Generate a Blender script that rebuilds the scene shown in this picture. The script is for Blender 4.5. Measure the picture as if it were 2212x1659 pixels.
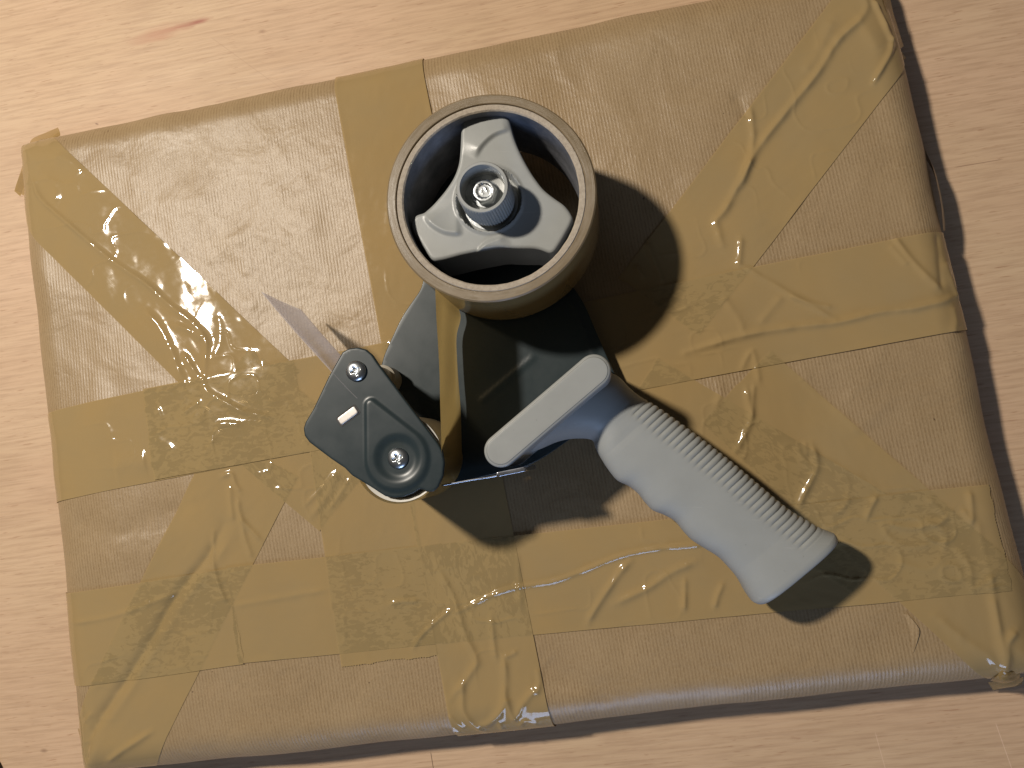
import bpy, bmesh, math, random
import numpy as np
from mathutils import Matrix, Vector
from mathutils.geometry import delaunay_2d_cdt

for o in list(bpy.data.objects):
    bpy.data.objects.remove(o)
random.seed(4)
scene = bpy.context.scene
C = scene.collection

# ------------------------------------------------------------------ camera
F, CX, CY, CAMZ = 1770.0, 1106.0, 829.5, 0.458      # focal length and centre, in 2212 x 1659 picture pixels
nad = np.array([221., -142., -F]); nad /= np.linalg.norm(nad)   # plumb line seen from the camera

def rot_between(a, b):
    v = np.cross(a, b); c = a @ b
    K = np.array([[0, -v[2], v[1]], [v[2], 0, -v[0]], [-v[1], v[0], 0]])
    return np.eye(3) + K + K @ K / (1 + c)
R = rot_between(nad, np.array([0, 0, -1.]))
cam = bpy.data.cameras.new('camera'); cam_o = bpy.data.objects.new('camera', cam); C.objects.link(cam_o)
cam.sensor_width = 36.0; cam.lens = 36.0 * F / 2212.0
cam.clip_start = 0.01; cam.clip_end = 50
cam_o.matrix_world = Matrix(((R[0, 0], R[0, 1], R[0, 2], 0), (R[1, 0], R[1, 1], R[1, 2], 0), (R[2, 0], R[2, 1], R[2, 2], CAMZ), (0, 0, 0, 1)))
scene.camera = cam_o

# ------------------------------------------------------------------ light
world = bpy.data.worlds.new('World'); scene.world = world; world.use_nodes = True
world.node_tree.nodes['Background'].inputs[0].default_value = (0.88, 0.85, 0.82, 1)
world.node_tree.nodes['Background'].inputs[1].default_value = 0.04

def look(o, target):
    d = Vector(target) - o.location
    o.rotation_euler = d.to_track_quat('-Z', 'Y').to_euler()
L = bpy.data.lights.new('ceiling_lamp', 'POINT'); L.energy = 76; L.shadow_soft_size = 0.045; L.color = (1.0, 0.91, 0.79)
lo = bpy.data.objects.new('ceiling_lamp', L); C.objects.link(lo); lo.location = (-0.72, 0.43, 1.16)
L2 = bpy.data.lights.new('window_light', 'AREA'); L2.shape = 'RECTANGLE'; L2.size = 0.8; L2.size_y = 0.6
L2.energy = 15; L2.color = (0.45, 0.63, 1.0)
l2 = bpy.data.objects.new('window_light', L2); C.objects.link(l2); l2.location = (0.30, -1.95, 0.72); look(l2, (0, 0, 0))
scene.view_settings.view_transform = 'Standard'; scene.view_settings.look = 'None'
scene.view_settings.exposure = 0.0; scene.view_settings.gamma = 1.0
scene.render.engine = 'CYCLES'
scene.cycles.transparent_max_bounces = 16

# ------------------------------------------------------------------ helpers
T = 0.038            # height of the parcel's top above the table
def P(x, y, z):
    d = R @ np.array([x - CX, -(y - CY), -F]); t = (z - CAMZ) / d[2]
    return np.array([d[0] * t, d[1] * t])
def PP(pts, z): return np.array([P(x, y, z) for x, y in pts])

def prop(o, label=None, cat=None, group=None, kind=None):
    for k, v in (('label', label), ('category', cat), ('group', group), ('kind', kind)):
        if v: o[k] = v
    return o
def empty(name, loc):
    o = bpy.data.objects.new(name, None); C.objects.link(o); o.location = loc; o.empty_display_size = 0.02
    return o
def mesh(name, verts, faces, mat, parent=None, smooth=40, attrs=None):
    me = bpy.data.meshes.new(name)
    me.from_pydata([tuple(map(float, v)) for v in verts], [], [tuple(int(i) for i in f) for f in faces])
    if attrs:
        for k, (ty, data) in attrs.items():
            a = me.attributes.new(k, ty, 'POINT')
            a.data.foreach_set('value' if ty == 'FLOAT' else 'vector', np.asarray(data, dtype=np.float32).ravel())
    bm = bmesh.new(); bm.from_mesh(me); bmesh.ops.recalc_face_normals(bm, faces=bm.faces); bm.to_mesh(me); bm.free()
    me.shade_smooth()
    if smooth < 180: me.set_sharp_from_angle(angle=math.radians(smooth))
    me.materials.append(mat)
    o = bpy.data.objects.new(name, me); C.objects.link(o)
    if parent is not None:
        o.parent = parent
        bpy.context.view_layer.update()
        o.matrix_parent_inverse = parent.matrix_world.inverted()
    return o
def gridmesh(name, V, mat, parent=None, smooth=180, attrs=None, closed_j=False, flip=False):
    n, m = V.shape[:2]
    idx = np.arange(n * m).reshape(n, m)
    f = []
    a, b, c, d = idx[:-1, :-1], idx[1:, :-1], idx[1:, 1:], idx[:-1, 1:]
    f = np.stack([a, b, c, d], -1).reshape(-1, 4)
    if closed_j:
        e = np.stack([idx[:-1, -1], idx[1:, -1], idx[1:, 0], idx[:-1, 0]], -1); f = np.concatenate([f, e])
    return mesh(name, V.reshape(-1, 3), f.tolist(), mat, parent, smooth, attrs)

def resample(pts, step=None, n=None, closed=False):
    p = np.asarray(pts, float)
    if closed: p = np.vstack([p, p[:1]])
    s = np.concatenate([[0], np.cumsum(np.linalg.norm(np.diff(p, axis=0), axis=1))])
    if n is None: n = max(2, int(round(s[-1] / step)) + 1)
    t = np.linspace(0, s[-1], n)
    q = np.stack([np.interp(t, s, p[:, k]) for k in range(p.shape[1])], 1)
    return q[:-1] if closed else q
def spline(pts, n=8, closed=False):
    p = np.asarray(pts, float); N = len(p); out = []
    rng = range(N) if closed else range(N - 1)
    for i in rng:
        if closed: a, b, c, d = p[(i - 1) % N], p[i], p[(i + 1) % N], p[(i + 2) % N]
        else: a, b, c, d = p[max(i - 1, 0)], p[i], p[i + 1], p[min(i + 2, N - 1)]
        for k in range(n):
            t = k / n
            out.append(0.5 * ((2 * b) + (-a + c) * t + (2 * a - 5 * b + 4 * c - d) * t * t + (-a + 3 * b - 3 * c + d) * t ** 3))
    if not closed: out.append(p[-1])
    return np.array(out)
def seg_dist(X, poly, closed=False):
    """distance of points X (n,2) to polyline; also arc position 0..1"""
    p = np.asarray(poly, float)
    if closed: p = np.vstack([p, p[:1]])
    best = np.full(len(X), 1e9); pos = np.zeros(len(X))
    ls = np.linalg.norm(np.diff(p, axis=0), axis=1); cum = np.concatenate([[0], np.cumsum(ls)])
    for i in range(len(p) - 1):
        a, d = p[i], p[i + 1] - p[i]
        if ls[i] < 1e-9: continue
        t = np.clip(((X - a) @ d) / (ls[i] ** 2), 0, 1)
        q = np.hypot(X[:, 0] - a[0] - t * d[0], X[:, 1] - a[1] - t * d[1])
        m = q < best; best[m] = q[m]; pos[m] = (cum[i] + t[m] * ls[i]) / cum[-1]
    return best, pos
def inside(X, poly):
    p = np.asarray(poly); r = np.zeros(len(X), bool); j = len(p) - 1
    for i in range(len(p)):
        xi, yi = p[i]; xj, yj = p[j]
        if yi != yj:
            c = ((yi > X[:, 1]) != (yj > X[:, 1])) & (X[:, 0] < (xj - xi) * (X[:, 1] - yi) / (yj - yi) + xi)
            r ^= c
        j = i
    return r
def smoothstep(a, b, x):
    t = np.clip((x - a) / (b - a), 0, 1); return t * t * (3 - 2 * t)
_rt = np.random.RandomState(7).rand(256, 256)
def vnoise(x, y):
    xi = np.floor(x).astype(int); yi = np.floor(y).astype(int); fx = x - xi; fy = y - yi
    fx = fx * fx * fx * (fx * (fx * 6 - 15) + 10); fy = fy * fy * fy * (fy * (fy * 6 - 15) + 10)
    g = lambda a, b: _rt[a % 256, b % 256]
    return (g(xi, yi) * (1 - fx) + g(xi + 1, yi) * fx) * (1 - fy) + (g(xi, yi + 1) * (1 - fx) + g(xi + 1, yi + 1) * fx) * fy * 1.0 - 0.5

def puff(name, outline, ztop, depth, rad, mat, parent, step=0.0012, hfun=None, holes=(), smooth=35, power=2.0):
    """a solid plate: outline (n,2) in metres, rounded top edge, optional relief hfun(X)->dz on the top"""
    ol = resample(outline, step=step, closed=True)
    hl = [resample(h, step=step, closed=True) for h in holes]
    lo_, hi = ol.min(0), ol.max(0)
    gx, gy = np.meshgrid(np.arange(lo_[0], hi[0], step), np.arange(lo_[1], hi[1], step * 0.87))
    gx = gx + (np.arange(gx.shape[0]) % 2)[:, None] * step * 0.5
    G = np.stack([gx.ravel(), gy.ravel()], 1)
    G = G[inside(G, ol)]
    d, _ = seg_dist(G, ol, True)
    for h in hl:
        d = np.minimum(d, np.where(inside(G, h), -1, seg_dist(G, h, True)[0]))
    rings = []
    if rad > 0:      # extra rings of points inside the edge for the rounding
        tg_ = np.roll(ol, -1, 0) - np.roll(ol, 1, 0); tg_ /= np.linalg.norm(tg_, axis=1)[:, None] + 1e-12
        ar = np.sum(ol[:, 0] * np.roll(ol[:, 1], -1) - np.roll(ol[:, 0], -1) * ol[:, 1])
        nm = np.stack([-tg_[:, 1], tg_[:, 0]], 1) * (1 if ar > 0 else -1)
        for fr in (.08, .25, .5, .78, 1.0):
            Q = ol + nm * rad * fr; Q = Q[inside(Q, ol)]; dq, _ = seg_dist(Q, ol, True); ok = dq > rad * fr * .93
            for h in hl: ok &= ~inside(Q, h) & (seg_dist(Q, h, True)[0] > step * .4)
            rings.append(Q[ok])
        G = G[d > max(step * 0.55, rad + step * .45)]
    else: G = G[d > step * 0.55]
    G = np.vstack(rings + [G])
    pts = np.vstack([ol] + hl + [G]); edges = []; k = 0
    for lp in [ol] + hl:
        n = len(lp); edges += [(k + i, k + (i + 1) % n) for i in range(n)]; k += n
    S = 1000.0
    r = delaunay_2d_cdt([Vector((x * S, y * S)) for x, y in pts], edges, [], 1, 1e-5)
    X = np.array([(v.x / S, v.y / S) for v in r[0]]); tri = np.array([list(f) for f in r[2]])
    cen = X[tri].mean(1); keep = inside(cen, ol)
    for h in hl: keep &= ~inside(cen, h)
    tri = tri[keep]
    d, _ = seg_dist(X, ol, True)
    z = np.full(len(X), ztop)
    if rad > 0:
        q = np.clip(1 - d / rad, 0, 1); z = z - rad * (1 - np.sqrt(np.clip(1 - q ** power, 0, 1)))
    if hfun is not None: z = z + hfun(X)
    n = len(X)
    V = np.vstack([np.column_stack([X, z]), np.column_stack([X, np.full(n, ztop - depth)])])
    fa = tri.tolist() + (tri[:, ::-1] + n).tolist()
    e = {}
    for t in tri:
        for a, b in ((t[0], t[1]), (t[1], t[2]), (t[2], t[0])):
            e[(a, b)] = 1
    for (a, b) in e:
        if (b, a) not in e: fa.append((b, a, a + n, b + n))
    return mesh(name, V, fa, mat, parent, smooth)
def lathe(name, prof, c, mat, parent, n=96, smooth=35, rfun=None):
    """profile [(r,z)...] turned about the vertical axis through c"""
    pr = np.array(prof, float); th = np.linspace(0, 2 * math.pi, n, endpoint=False)
    V = np.zeros((len(pr), n, 3))
    for i, (r, z) in enumerate(pr):
        rr = r + (rfun(i, th) if rfun else 0)
        V[i, :, 0] = c[0] + rr * np.cos(th); V[i, :, 1] = c[1] + rr * np.sin(th); V[i, :, 2] = z
    return gridmesh(name, V, mat, parent, smooth, closed_j=True)
def circle(c, r, n=64): 
    t = np.linspace(0, 2 * math.pi, n, endpoint=False); return np.stack([c[0] + r * np.cos(t), c[1] + r * np.sin(t)], 1)
def stadium(a, b, r, n=24):
    a, b = np.array(a), np.array(b); d = (b - a) / np.linalg.norm(b - a); ang = math.atan2(d[1], d[0]); o = []
    for k in range(n + 1): t = ang - math.pi / 2 + math.pi * k / n; o.append(b + r * np.array([math.cos(t), math.sin(t)]))
    for k in range(n + 1): t = ang + math.pi / 2 + math.pi * k / n; o.append(a + r * np.array([math.cos(t), math.sin(t)]))
    return np.array(o)
def round_poly(pts, r, n=6):
    p = np.asarray(pts, float); N = len(p); out = []
    for i in range(N):
        a, b, c = p[i - 1], p[i], p[(i + 1) % N]
        u = (a - b); v = (c - b); lu, lv = np.linalg.norm(u), np.linalg.norm(v); q = min(r, lu * .45, lv * .45)
        s, e = b + u / lu * q, b + v / lv * q
        for k in range(n + 1):
            t = k / n; out.append((1 - t) ** 2 * s + 2 * t * (1 - t) * b + t * t * e)
    return np.array(out)

# ------------------------------------------------------------------ materials
class NT:
    def __init__(s, name):
        s.m = bpy.data.materials.new(name); s.m.use_nodes = True; s.t = s.m.node_tree
        s.b = s.t.nodes['Principled BSDF']; s.out = s.t.nodes['Material Output']
    def n(s, ty, **kw):
        nd = s.t.nodes.new(ty)
        for k, v in kw.items():
            if k in nd.inputs.keys() if isinstance(k, str) else False: s.set(nd, k, v)
            elif hasattr(nd, k): setattr(nd, k, v)
        return nd
    def set(s, nd, k, v):
        if hasattr(v, 'is_linked'): s.t.links.new(v, nd.inputs[k])
        else: nd.inputs[k].default_value = v
    def mth(s, op, a, b=None, c=None, clamp=False):
        nd = s.t.nodes.new('ShaderNodeMath'); nd.operation = op; nd.use_clamp = clamp
        for i, v in enumerate((a, b, c)):
            if v is not None: s.set(nd, i, v)
        return nd.outputs[0]
    def mix(s, f, a, b, mode='MIX'):
        nd = s.t.nodes.new('ShaderNodeMix'); nd.data_type = 'RGBA'; nd.blend_type = mode
        s.set(nd, 0, f); s.set(nd, 6, a if hasattr(a, 'is_linked') else (*a, 1)); s.set(nd, 7, b if hasattr(b, 'is_linked') else (*b, 1))
        return nd.outputs[2]
    def mapr(s, v, a, b, c=0., d=1.):
        nd = s.t.nodes.new('ShaderNodeMapRange'); nd.clamp = True
        s.set(nd, 0, v); s.set(nd, 1, a); s.set(nd, 2, b); s.set(nd, 3, c); s.set(nd, 4, d)
        return nd.outputs[0]
    def noise(s, vec, scale, detail=2., rough=.5, dist=0.):
        nd = s.t.nodes.new('ShaderNodeTexNoise'); s.set(nd, 'Vector', vec); s.set(nd, 'Scale', scale); s.set(nd, 'Detail', detail)
        s.set(nd, 'Roughness', rough); s.set(nd, 'Distortion', dist); return nd.outputs[0]
    def vor(s, vec, scale, feature='F1'):
        nd = s.t.nodes.new('ShaderNodeTexVoronoi'); nd.feature = feature; s.set(nd, 'Vector', vec); s.set(nd, 'Scale', scale); return nd.outputs[0]
    def mapping(s, vec, loc=(0, 0, 0), rot=(0, 0, 0), scale=(1, 1, 1)):
        nd = s.t.nodes.new('ShaderNodeMapping'); s.set(nd, 'Vector', vec)
        nd.inputs['Location'].default_value = loc; nd.inputs['Rotation'].default_value = rot; nd.inputs['Scale'].default_value = scale
        return nd.outputs[0]
    def bump(s, h, dist, strength=1., normal=None):
        nd = s.t.nodes.new('ShaderNodeBump'); s.set(nd, 'Height', h); nd.inputs['Distance'].default_value = dist; nd.inputs['Strength'].default_value = strength
        if normal is not None: s.set(nd, 'Normal', normal)
        return nd.outputs[0]
    def attr(s, name, out='Vector'):
        nd = s.t.nodes.new('ShaderNodeAttribute'); nd.attribute_name = name; return nd.outputs[out]
    def obj(s): return s.t.nodes.new('ShaderNodeTexCoord').outputs['Object']
    def geo(s): return s.t.nodes.new('ShaderNodeNewGeometry').outputs['Position']
    def sep(s, v):
        nd = s.t.nodes.new('ShaderNodeSeparateXYZ'); s.set(nd, 0, v); return nd.outputs
    def p(s, **kw):
        for k, v in kw.items():
            k = k.replace('_', ' ')
            s.set(s.b, k, (*v, 1) if isinstance(v, tuple) and len(v) == 3 else v)
        return s.m

def mat_wood():
    s = NT('beech_wood'); v = s.mapping(s.obj(), rot=(0, 0, math.radians(-8.0)))
    fine = s.noise(s.mapping(v, scale=(34, 520, 1)), 1, 3, .6)
    fib = s.noise(s.mapping(v, scale=(18, 1500, 1)), 1, 2, .6)
    band = s.noise(s.mapping(v, scale=(3.5, 26, 1)), 1, 4, .6, .6)
    fleck = s.noise(s.mapping(v, scale=(90, 900, 1), loc=(3, 7, 0)), 1, 2, .5)
    col = s.mix(s.mapr(band, .36, .64), (.60, .430, .270), (.52, .355, .215))
    col = s.mix(s.mapr(s.noise(v, 9, 3), .35, .7), col, (.60, .405, .262))
    col = s.mix(s.mapr(fine, .42, .70, 0, .68), col, (.42, .27, .165))
    col = s.mix(s.mapr(fib, .5, .8, 0, .25), col, (.68, .51, .36))
    col = s.mix(s.mapr(fleck, .63, .73, 0, .6), col, (.34, .18, .10))
    # reddish streak in the grain, short dark flecks
    def spot(x, y, lx, ly, ang, colr, k, c):
        q = s.mapping(s.obj(), loc=(0, 0, 0)); a = math.radians(ang)
        sx, sy, _ = s.sep(q)
        dx = s.mth('SUBTRACT', sx, float(x)); dy = s.mth('SUBTRACT', sy, float(y))
        xr = s.mth('ADD', s.mth('MULTIPLY', dx, math.cos(a) / lx), s.mth('MULTIPLY', dy, math.sin(a) / lx))
        yr = s.mth('ADD', s.mth('MULTIPLY', dx, -math.sin(a) / ly), s.mth('MULTIPLY', dy, math.cos(a) / ly))
        yr = s.mth('ADD', yr, s.mth('MULTIPLY', s.mth('SUBTRACT', s.noise(s.mapping(v, scale=(60, 300, 1)), 1, 3), .5), 1.4))
        rr = s.mth('SQRT', s.mth('ADD', s.mth('MULTIPLY', xr, xr), s.mth('MULTIPLY', yr, yr)))
        return s.mix(s.mapr(rr, .25, 1., k, 0), c, colr)
    for px, lx, ly, an, cc, k in (((400, 55), .020, .0030, 13, (.36, .14, .085), .75), ((345, 72), .024, .0055, 14, (.48, .245, .15), .7), ((430, 46), .007, .002, 13, (.33, .10, .065), .7),
                                  ((209, 268), .0016, .0007, -20, (.16, .08, .05), .8), ((566, 68), .003, .0012, 8, (.3, .17, .1), .6), ((95, 1652 - 30), .003, .0012, 3, (.22, .13, .08), .6)):
        p = P(*px, 0); col = spot(p[0], p[1], lx, ly, an, cc, k, col)
    # knife scratches across the grain
    q = s.sep(s.obj())
    for (a, b, c_, k) in (((455, 80), (640, 215), (.42, .27, .17), .5), ((930, 1622), (936, 1659), (.10, .05, .03), .85), ((2060, 362), (2160, 345), (.2, .1, .06), .6),
                          ((2150, 1560), (2185, 1659), (.8, .58, .42), .5), ((1890, 1580), (1912, 1659), (.8, .58, .42), .4)):
        A, B = P(*a, 0), P(*b, 0); d = B - A; l = np.linalg.norm(d); d = d / l
        dx = s.mth('SUBTRACT', q[0], float(A[0])); dy = s.mth('SUBTRACT', q[1], float(A[1]))
        al = s.mth('ADD', s.mth('MULTIPLY', dx, float(d[0])), s.mth('MULTIPLY', dy, float(d[1])))
        ac = s.mth('ABSOLUTE', s.mth('ADD', s.mth('MULTIPLY', dx, float(-d[1])), s.mth('MULTIPLY', dy, float(d[0]))))
        m = s.mth('MULTIPLY', s.mapr(ac, .0001, .0003, k, 0), s.mth('MULTIPLY', s.mapr(al, 0, .002), s.mapr(al, float(l), float(l) + .002, 1, 0)))
        col = s.mix(m, col, c_)
    nrm = s.bump(fine, .0002, .5)
    return s.p(Base_Color=col, Roughness=s.mapr(band, .3, .7, .42, .55), Normal=nrm, Specular_IOR_Level=.35)

def mat_paper():
    s = NT('kraft_paper'); uv = s.attr('puv'); mm = s.mapping(uv, scale=(1000, 1000, 1000))
    wob = s.noise(s.mapping(mm, scale=(.05, .02, 1)), 1, 2)
    x, y, _ = s.sep(mm)
    ph = s.mth('ADD', s.mth('MULTIPLY', x, 2 * math.pi / 1.75), s.mth('MULTIPLY', wob, 3.0))
    ph = s.mth('ADD', ph, s.mth('MULTIPLY', s.noise(mm, .5, 2), 2.6))
    rib = s.mth('SINE', ph)
    fib = s.noise(s.mapping(mm, scale=(2.2, .8, 1)), 1, 3, .65)
    blot = s.noise(mm, .035, 3, .6)
    col = s.mix(s.mapr(blot, .3, .7), (.312, .216, .114), (.352, .250, .138))
    amp = s.mth('MULTIPLY', s.mapr(s.noise(mm, .022, 2), .3, .7, .55, 1.), s.mapr(s.noise(s.mapping(mm, scale=(.45, .16, 1)), 1, 3, .7), .3, .65, .15, 1.))
    col = s.mix(s.mth('MULTIPLY', s.mapr(rib, -.6, 1., 0, 1), amp), col, (.225, .145, .07))
    col = s.mix(s.mapr(fib, .42, .75, 0, .5), col, (.45, .33, .195))
    col = s.mix(s.mapr(s.noise(s.mapping(mm, loc=(9, 9, 0)), 1.7, 2), .68, .75, 0, .55), col, (.20, .13, .075))
    col = s.mix(s.mapr(s.noise(s.mapping(mm, loc=(50, 3, 0)), .33, 1), .80, .82, 0, .8), col, (.09, .055, .03))
    h = s.mth('ADD', s.mth('MULTIPLY', s.mth('MULTIPLY', rib, amp), .45), fib)
    n1 = s.bump(h, .00018, .6)
    n2 = s.bump(s.noise(mm, .035, 3, .5, .5), .0028, .45, n1)
    return s.p(Base_Color=col, Roughness=s.mapr(fib, .3, .7, .33, .43), Normal=n2, Specular_IOR_Level=.45)

def mat_tape(name, see=.14, col1=(.372, .268, .130), rough=.08, glow=0.):
    s = NT(name); uv = s.attr('puv'); mm = s.mapping(uv, scale=(1000, 1000, 1000)); ov = s.attr('ov', 'Fac')
    big = s.noise(mm, .03, 3, .5)
    col = s.mix(s.mapr(big, .3, .7), col1, tuple(c * k for c, k in zip(col1, (1.07, 1.03, .95))))
    # trapped air between two layers of tape: mottled patches
    sp = s.attr('sdir')                                   # along / across coordinates of the strip, mm
    m1 = s.noise(s.mapping(sp, scale=(.42, .20, 1)), 1, 3.5, .6, .8)
    reg = s.noise(s.mapping(mm, loc=(40, 11, 0)), .028, 2)
    thr = s.mapr(reg, .35, .65, .62, .40)
    pat = s.mapr(s.mth('SUBTRACT', m1, thr), -.03, .03)
    inner = s.mapr(m1, .25, .75, .75, 1.15)
    damp = s.mth('MULTIPLY', pat, ov, clamp=True)
    col = s.mix(s.mth('MULTIPLY', ov, .35), col, (.31, .225, .098))
    dcol = s.mix(s.mapr(big, .35, .65), (.262, .198, .095), (.29, .215, .105))
    col = s.mix(s.mth('MULTIPLY', damp, .5), col, dcol)
    col = s.mix(s.mth('MULTIPLY', s.mth('SUBTRACT', 1., pat), s.mth('MULTIPLY', ov, .30)), col, (.39, .29, .14))
    s.p(Base_Color=col, Roughness=s.mapr(s.noise(mm, .3, 2), .3, .7, rough * .75, rough * 1.3), Specular_IOR_Level=.38)
    h = s.mth('ADD', s.noise(mm, .12, 2, .45), s.mth('MULTIPLY', s.noise(s.mapping(sp, scale=(1.6, .25, 1)), 1, 2), .10))
    s.set(s.b, 'Normal', s.bump(h, .0005, .13))
    if glow:
        tl = s.t.nodes.new('ShaderNodeBsdfTranslucent'); tl.inputs[0].default_value = (.62, .45, .17, 1)
        mg = s.t.nodes.new('ShaderNodeMixShader'); mg.inputs[0].default_value = glow
        s.t.links.new(s.b.outputs[0], mg.inputs[1]); s.t.links.new(tl.outputs[0], mg.inputs[2]); top = mg
    else: top = s.b
    tr = s.t.nodes.new('ShaderNodeBsdfTransparent'); tr.inputs[0].default_value = (.95, .80, .55, 1)
    mx = s.t.nodes.new('ShaderNodeMixShader'); mx.inputs[0].default_value = see
    s.t.links.new(top.outputs[0], mx.inputs[1]); s.t.links.new(tr.outputs[0], mx.inputs[2]); s.t.links.new(mx.outputs[0], s.out.inputs[0])
    return s.m

def mat_simple(name, col, rough, metal=0., spec=.5, bump=0., bscale=900, var=.06, coat=0., specks=False):
    s = NT(name); v = s.obj()
    n = s.noise(v, 60, 3); c2 = tuple(max(0, c * (1 - var * 2)) for c in col)
    s.p(Base_Color=s.mix(s.mapr(n, .3, .7), col, c2), Roughness=s.mapr(s.noise(v, 140, 3), .3, .7, rough * .85, rough * 1.15), Metallic=metal, Specular_IOR_Level=spec)
    if specks:
        d = s.mapr(s.noise(v, 420, 2, .6), .73, .77, 0, .35); w = s.mapr(s.noise(s.mapping(v, rot=(.3, .2, .9), scale=(40, 900, 300)), 1, 2), .72, .78, 0, .22)
        c3 = s.mix(d, s.b.inputs['Base Color'].links[0].from_socket, (.12, .11, .10)); s.p(Base_Color=s.mix(w, c3, (.55, .55, .53)))
    if coat: s.p(Coat_Weight=coat, Coat_Roughness=.06)
    if bump: s.set(s.b, 'Normal', s.bump(s.noise(v, bscale, 2), bump, .5))
    return s.m
def mat_paint():
    s = NT('dark_grey_enamel'); v = s.geo()
    n = s.noise(v, 500, 3); sc = s.noise(s.mapping(v, rot=(0, 0, .7), scale=(900, 60, 200)), 1, 2)
    col = s.mix(s.mapr(n, .3, .7), (.022, .033, .037), (.025, .036, .040))
    col = s.mix(s.mapr(sc, .78, .82, 0, .3), col, (.16, .17, .17))
    return s.p(Base_Color=col, Roughness=s.mapr(s.noise(v, 90, 2), .3, .7, .30, .36), Specular_IOR_Level=.36)
def mat_rollface():
    s = NT('tape_layers'); v = s.geo(); q = s.sep(v)
    dx = s.mth('SUBTRACT', q[0], float(RC[0])); dy = s.mth('SUBTRACT', q[1], float(RC[1]))
    r = s.mth('SQRT', s.mth('ADD', s.mth('MULTIPLY', dx, dx), s.mth('MULTIPLY', dy, dy)))
    a = s.mth('ARCTAN2', dy, dx)
    cmb = s.t.nodes.new('ShaderNodeCombineXYZ'); s.set(cmb, 0, s.mth('MULTIPLY', r, 9000.)); s.set(cmb, 1, s.mth('MULTIPLY', a, 2.5))
    n = s.noise(cmb.outputs[0], 1, 3, .6)
    cm2 = s.t.nodes.new('ShaderNodeCombineXYZ'); s.set(cm2, 0, s.mth('MULTIPLY', r, 700.)); s.set(cm2, 1, s.mth('MULTIPLY', a, 3.))
    n2 = s.noise(cm2.outputs[0], 1, 3, .6)
    col = s.mix(s.mapr(n, .3, .7), (.125, .090, .046), (.205, .150, .082))
    col = s.mix(s.mapr(n2, .35, .7), col, (.215, .160, .095))
    return s.p(Base_Color=col, Roughness=s.mapr(n2, .3, .7, .3, .45), Normal=s.bump(n, .0002, .35), Specular_IOR_Level=.5)
def mat_core():
    s = NT('core_cardboard'); v = s.geo()
    n = s.noise(v, 700, 4, .65); col = s.mix(s.mapr(n, .35, .7), (.44, .38, .30), (.33, .275, .215))
    return s.p(Base_Color=col, Roughness=.8, Normal=s.bump(n, .0004, .6))
def mat_coreinner():
    s = NT('core_grey_lining'); v = s.geo()
    n = s.noise(v, 90, 4, .6); col = s.mix(s.mapr(n, .3, .7), (.22, .225, .25), (.10, .105, .12))
    return s.p(Base_Color=col, Roughness=.7, Normal=s.bump(s.noise(v, 400, 3), .0004, .5))
def mat_flap():
    s = NT('clear_plastic'); s.p(Base_Color=(.82, .78, .79), Roughness=.22, Specular_IOR_Level=.5)
    tr = s.t.nodes.new('ShaderNodeBsdfTransparent'); tl = s.t.nodes.new('ShaderNodeBsdfTranslucent'); tl.inputs[0].default_value = (.93, .88, .87, 1)
    m0 = s.t.nodes.new('ShaderNodeMixShader'); m0.inputs[0].default_value = .72
    s.t.links.new(s.b.outputs[0], m0.inputs[1]); s.t.links.new(tl.outputs[0], m0.inputs[2])
    mx = s.t.nodes.new('ShaderNodeMixShader'); mx.inputs[0].default_value = .44
    s.t.links.new(m0.outputs[0], mx.inputs[1]); s.t.links.new(tr.outputs[0], mx.inputs[2]); s.t.links.new(mx.outputs[0], s.out.inputs[0])
    return s.m

# ------------------------------------------------------------------ table
M_wood = mat_wood()
tv = []
Lx = 1.1
tb = mesh('table_top', [(-Lx, -Lx, 0), (Lx, -Lx, 0), (Lx, Lx, 0), (-Lx, Lx, 0), (-Lx, -Lx, -.03), (Lx, -Lx, -.03), (Lx, Lx, -.03), (-Lx, Lx, -.03)],
          [(0, 1, 2, 3), (4, 7, 6, 5), (0, 4, 5, 1), (1, 5, 6, 2), (2, 6, 7, 3), (3, 7, 4, 0)], M_wood, None, 30)
prop(tb, 'pale beech wood table top with fine grain under the parcel', 'table', kind='structure')

# ------------------------------------------------------------------ parcel surface
RAD = T / 2
c_tl, c_tr, c_br, c_bl = np.array([-.3490, .1790]), np.array([.1400, .2560]), np.array([.2066, -.1062]), np.array([-.2880, -.1790])
AH, BH = .2478, .1825                    # half width, half height in metres
def bil(x, y):
    s = (x / AH + 1) / 2; t = (y / BH + 1) / 2
    s = s[..., None]; t = t[..., None]
    return (c_bl * (1 - s) + c_br * s) * (1 - t) + (c_tl * (1 - s) + c_tr * s) * t
def inv_bil(p):
    q = np.zeros(2)
    for _ in range(12):
        b = bil(np.array(q[0]), np.array(q[1])); e = p - b
        h = 1e-4
        J = np.stack([(bil(np.array(q[0] + h), np.array(q[1])) - b) / h, (bil(np.array(q[0]), np.array(q[1] + h)) - b) / h], 1)
        q = q + np.linalg.solve(J, e)
    return q
def swell(u, v):      # soft contents swell the left side
    return 7.0e-3 * smoothstep(-.04, -.16, u) * smoothstep(-.247, -.200, u) * np.exp(-((v + .04) / .09) ** 2)
def UV(x, y):
    q = inv_bil(P(x, y, T))
    for _ in range(2): q = inv_bil(P(x, y, T + float(swell(q[0], q[1]))))
    return q
def UVs(pts): return np.array([UV(x, y) for x, y in pts])

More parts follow.
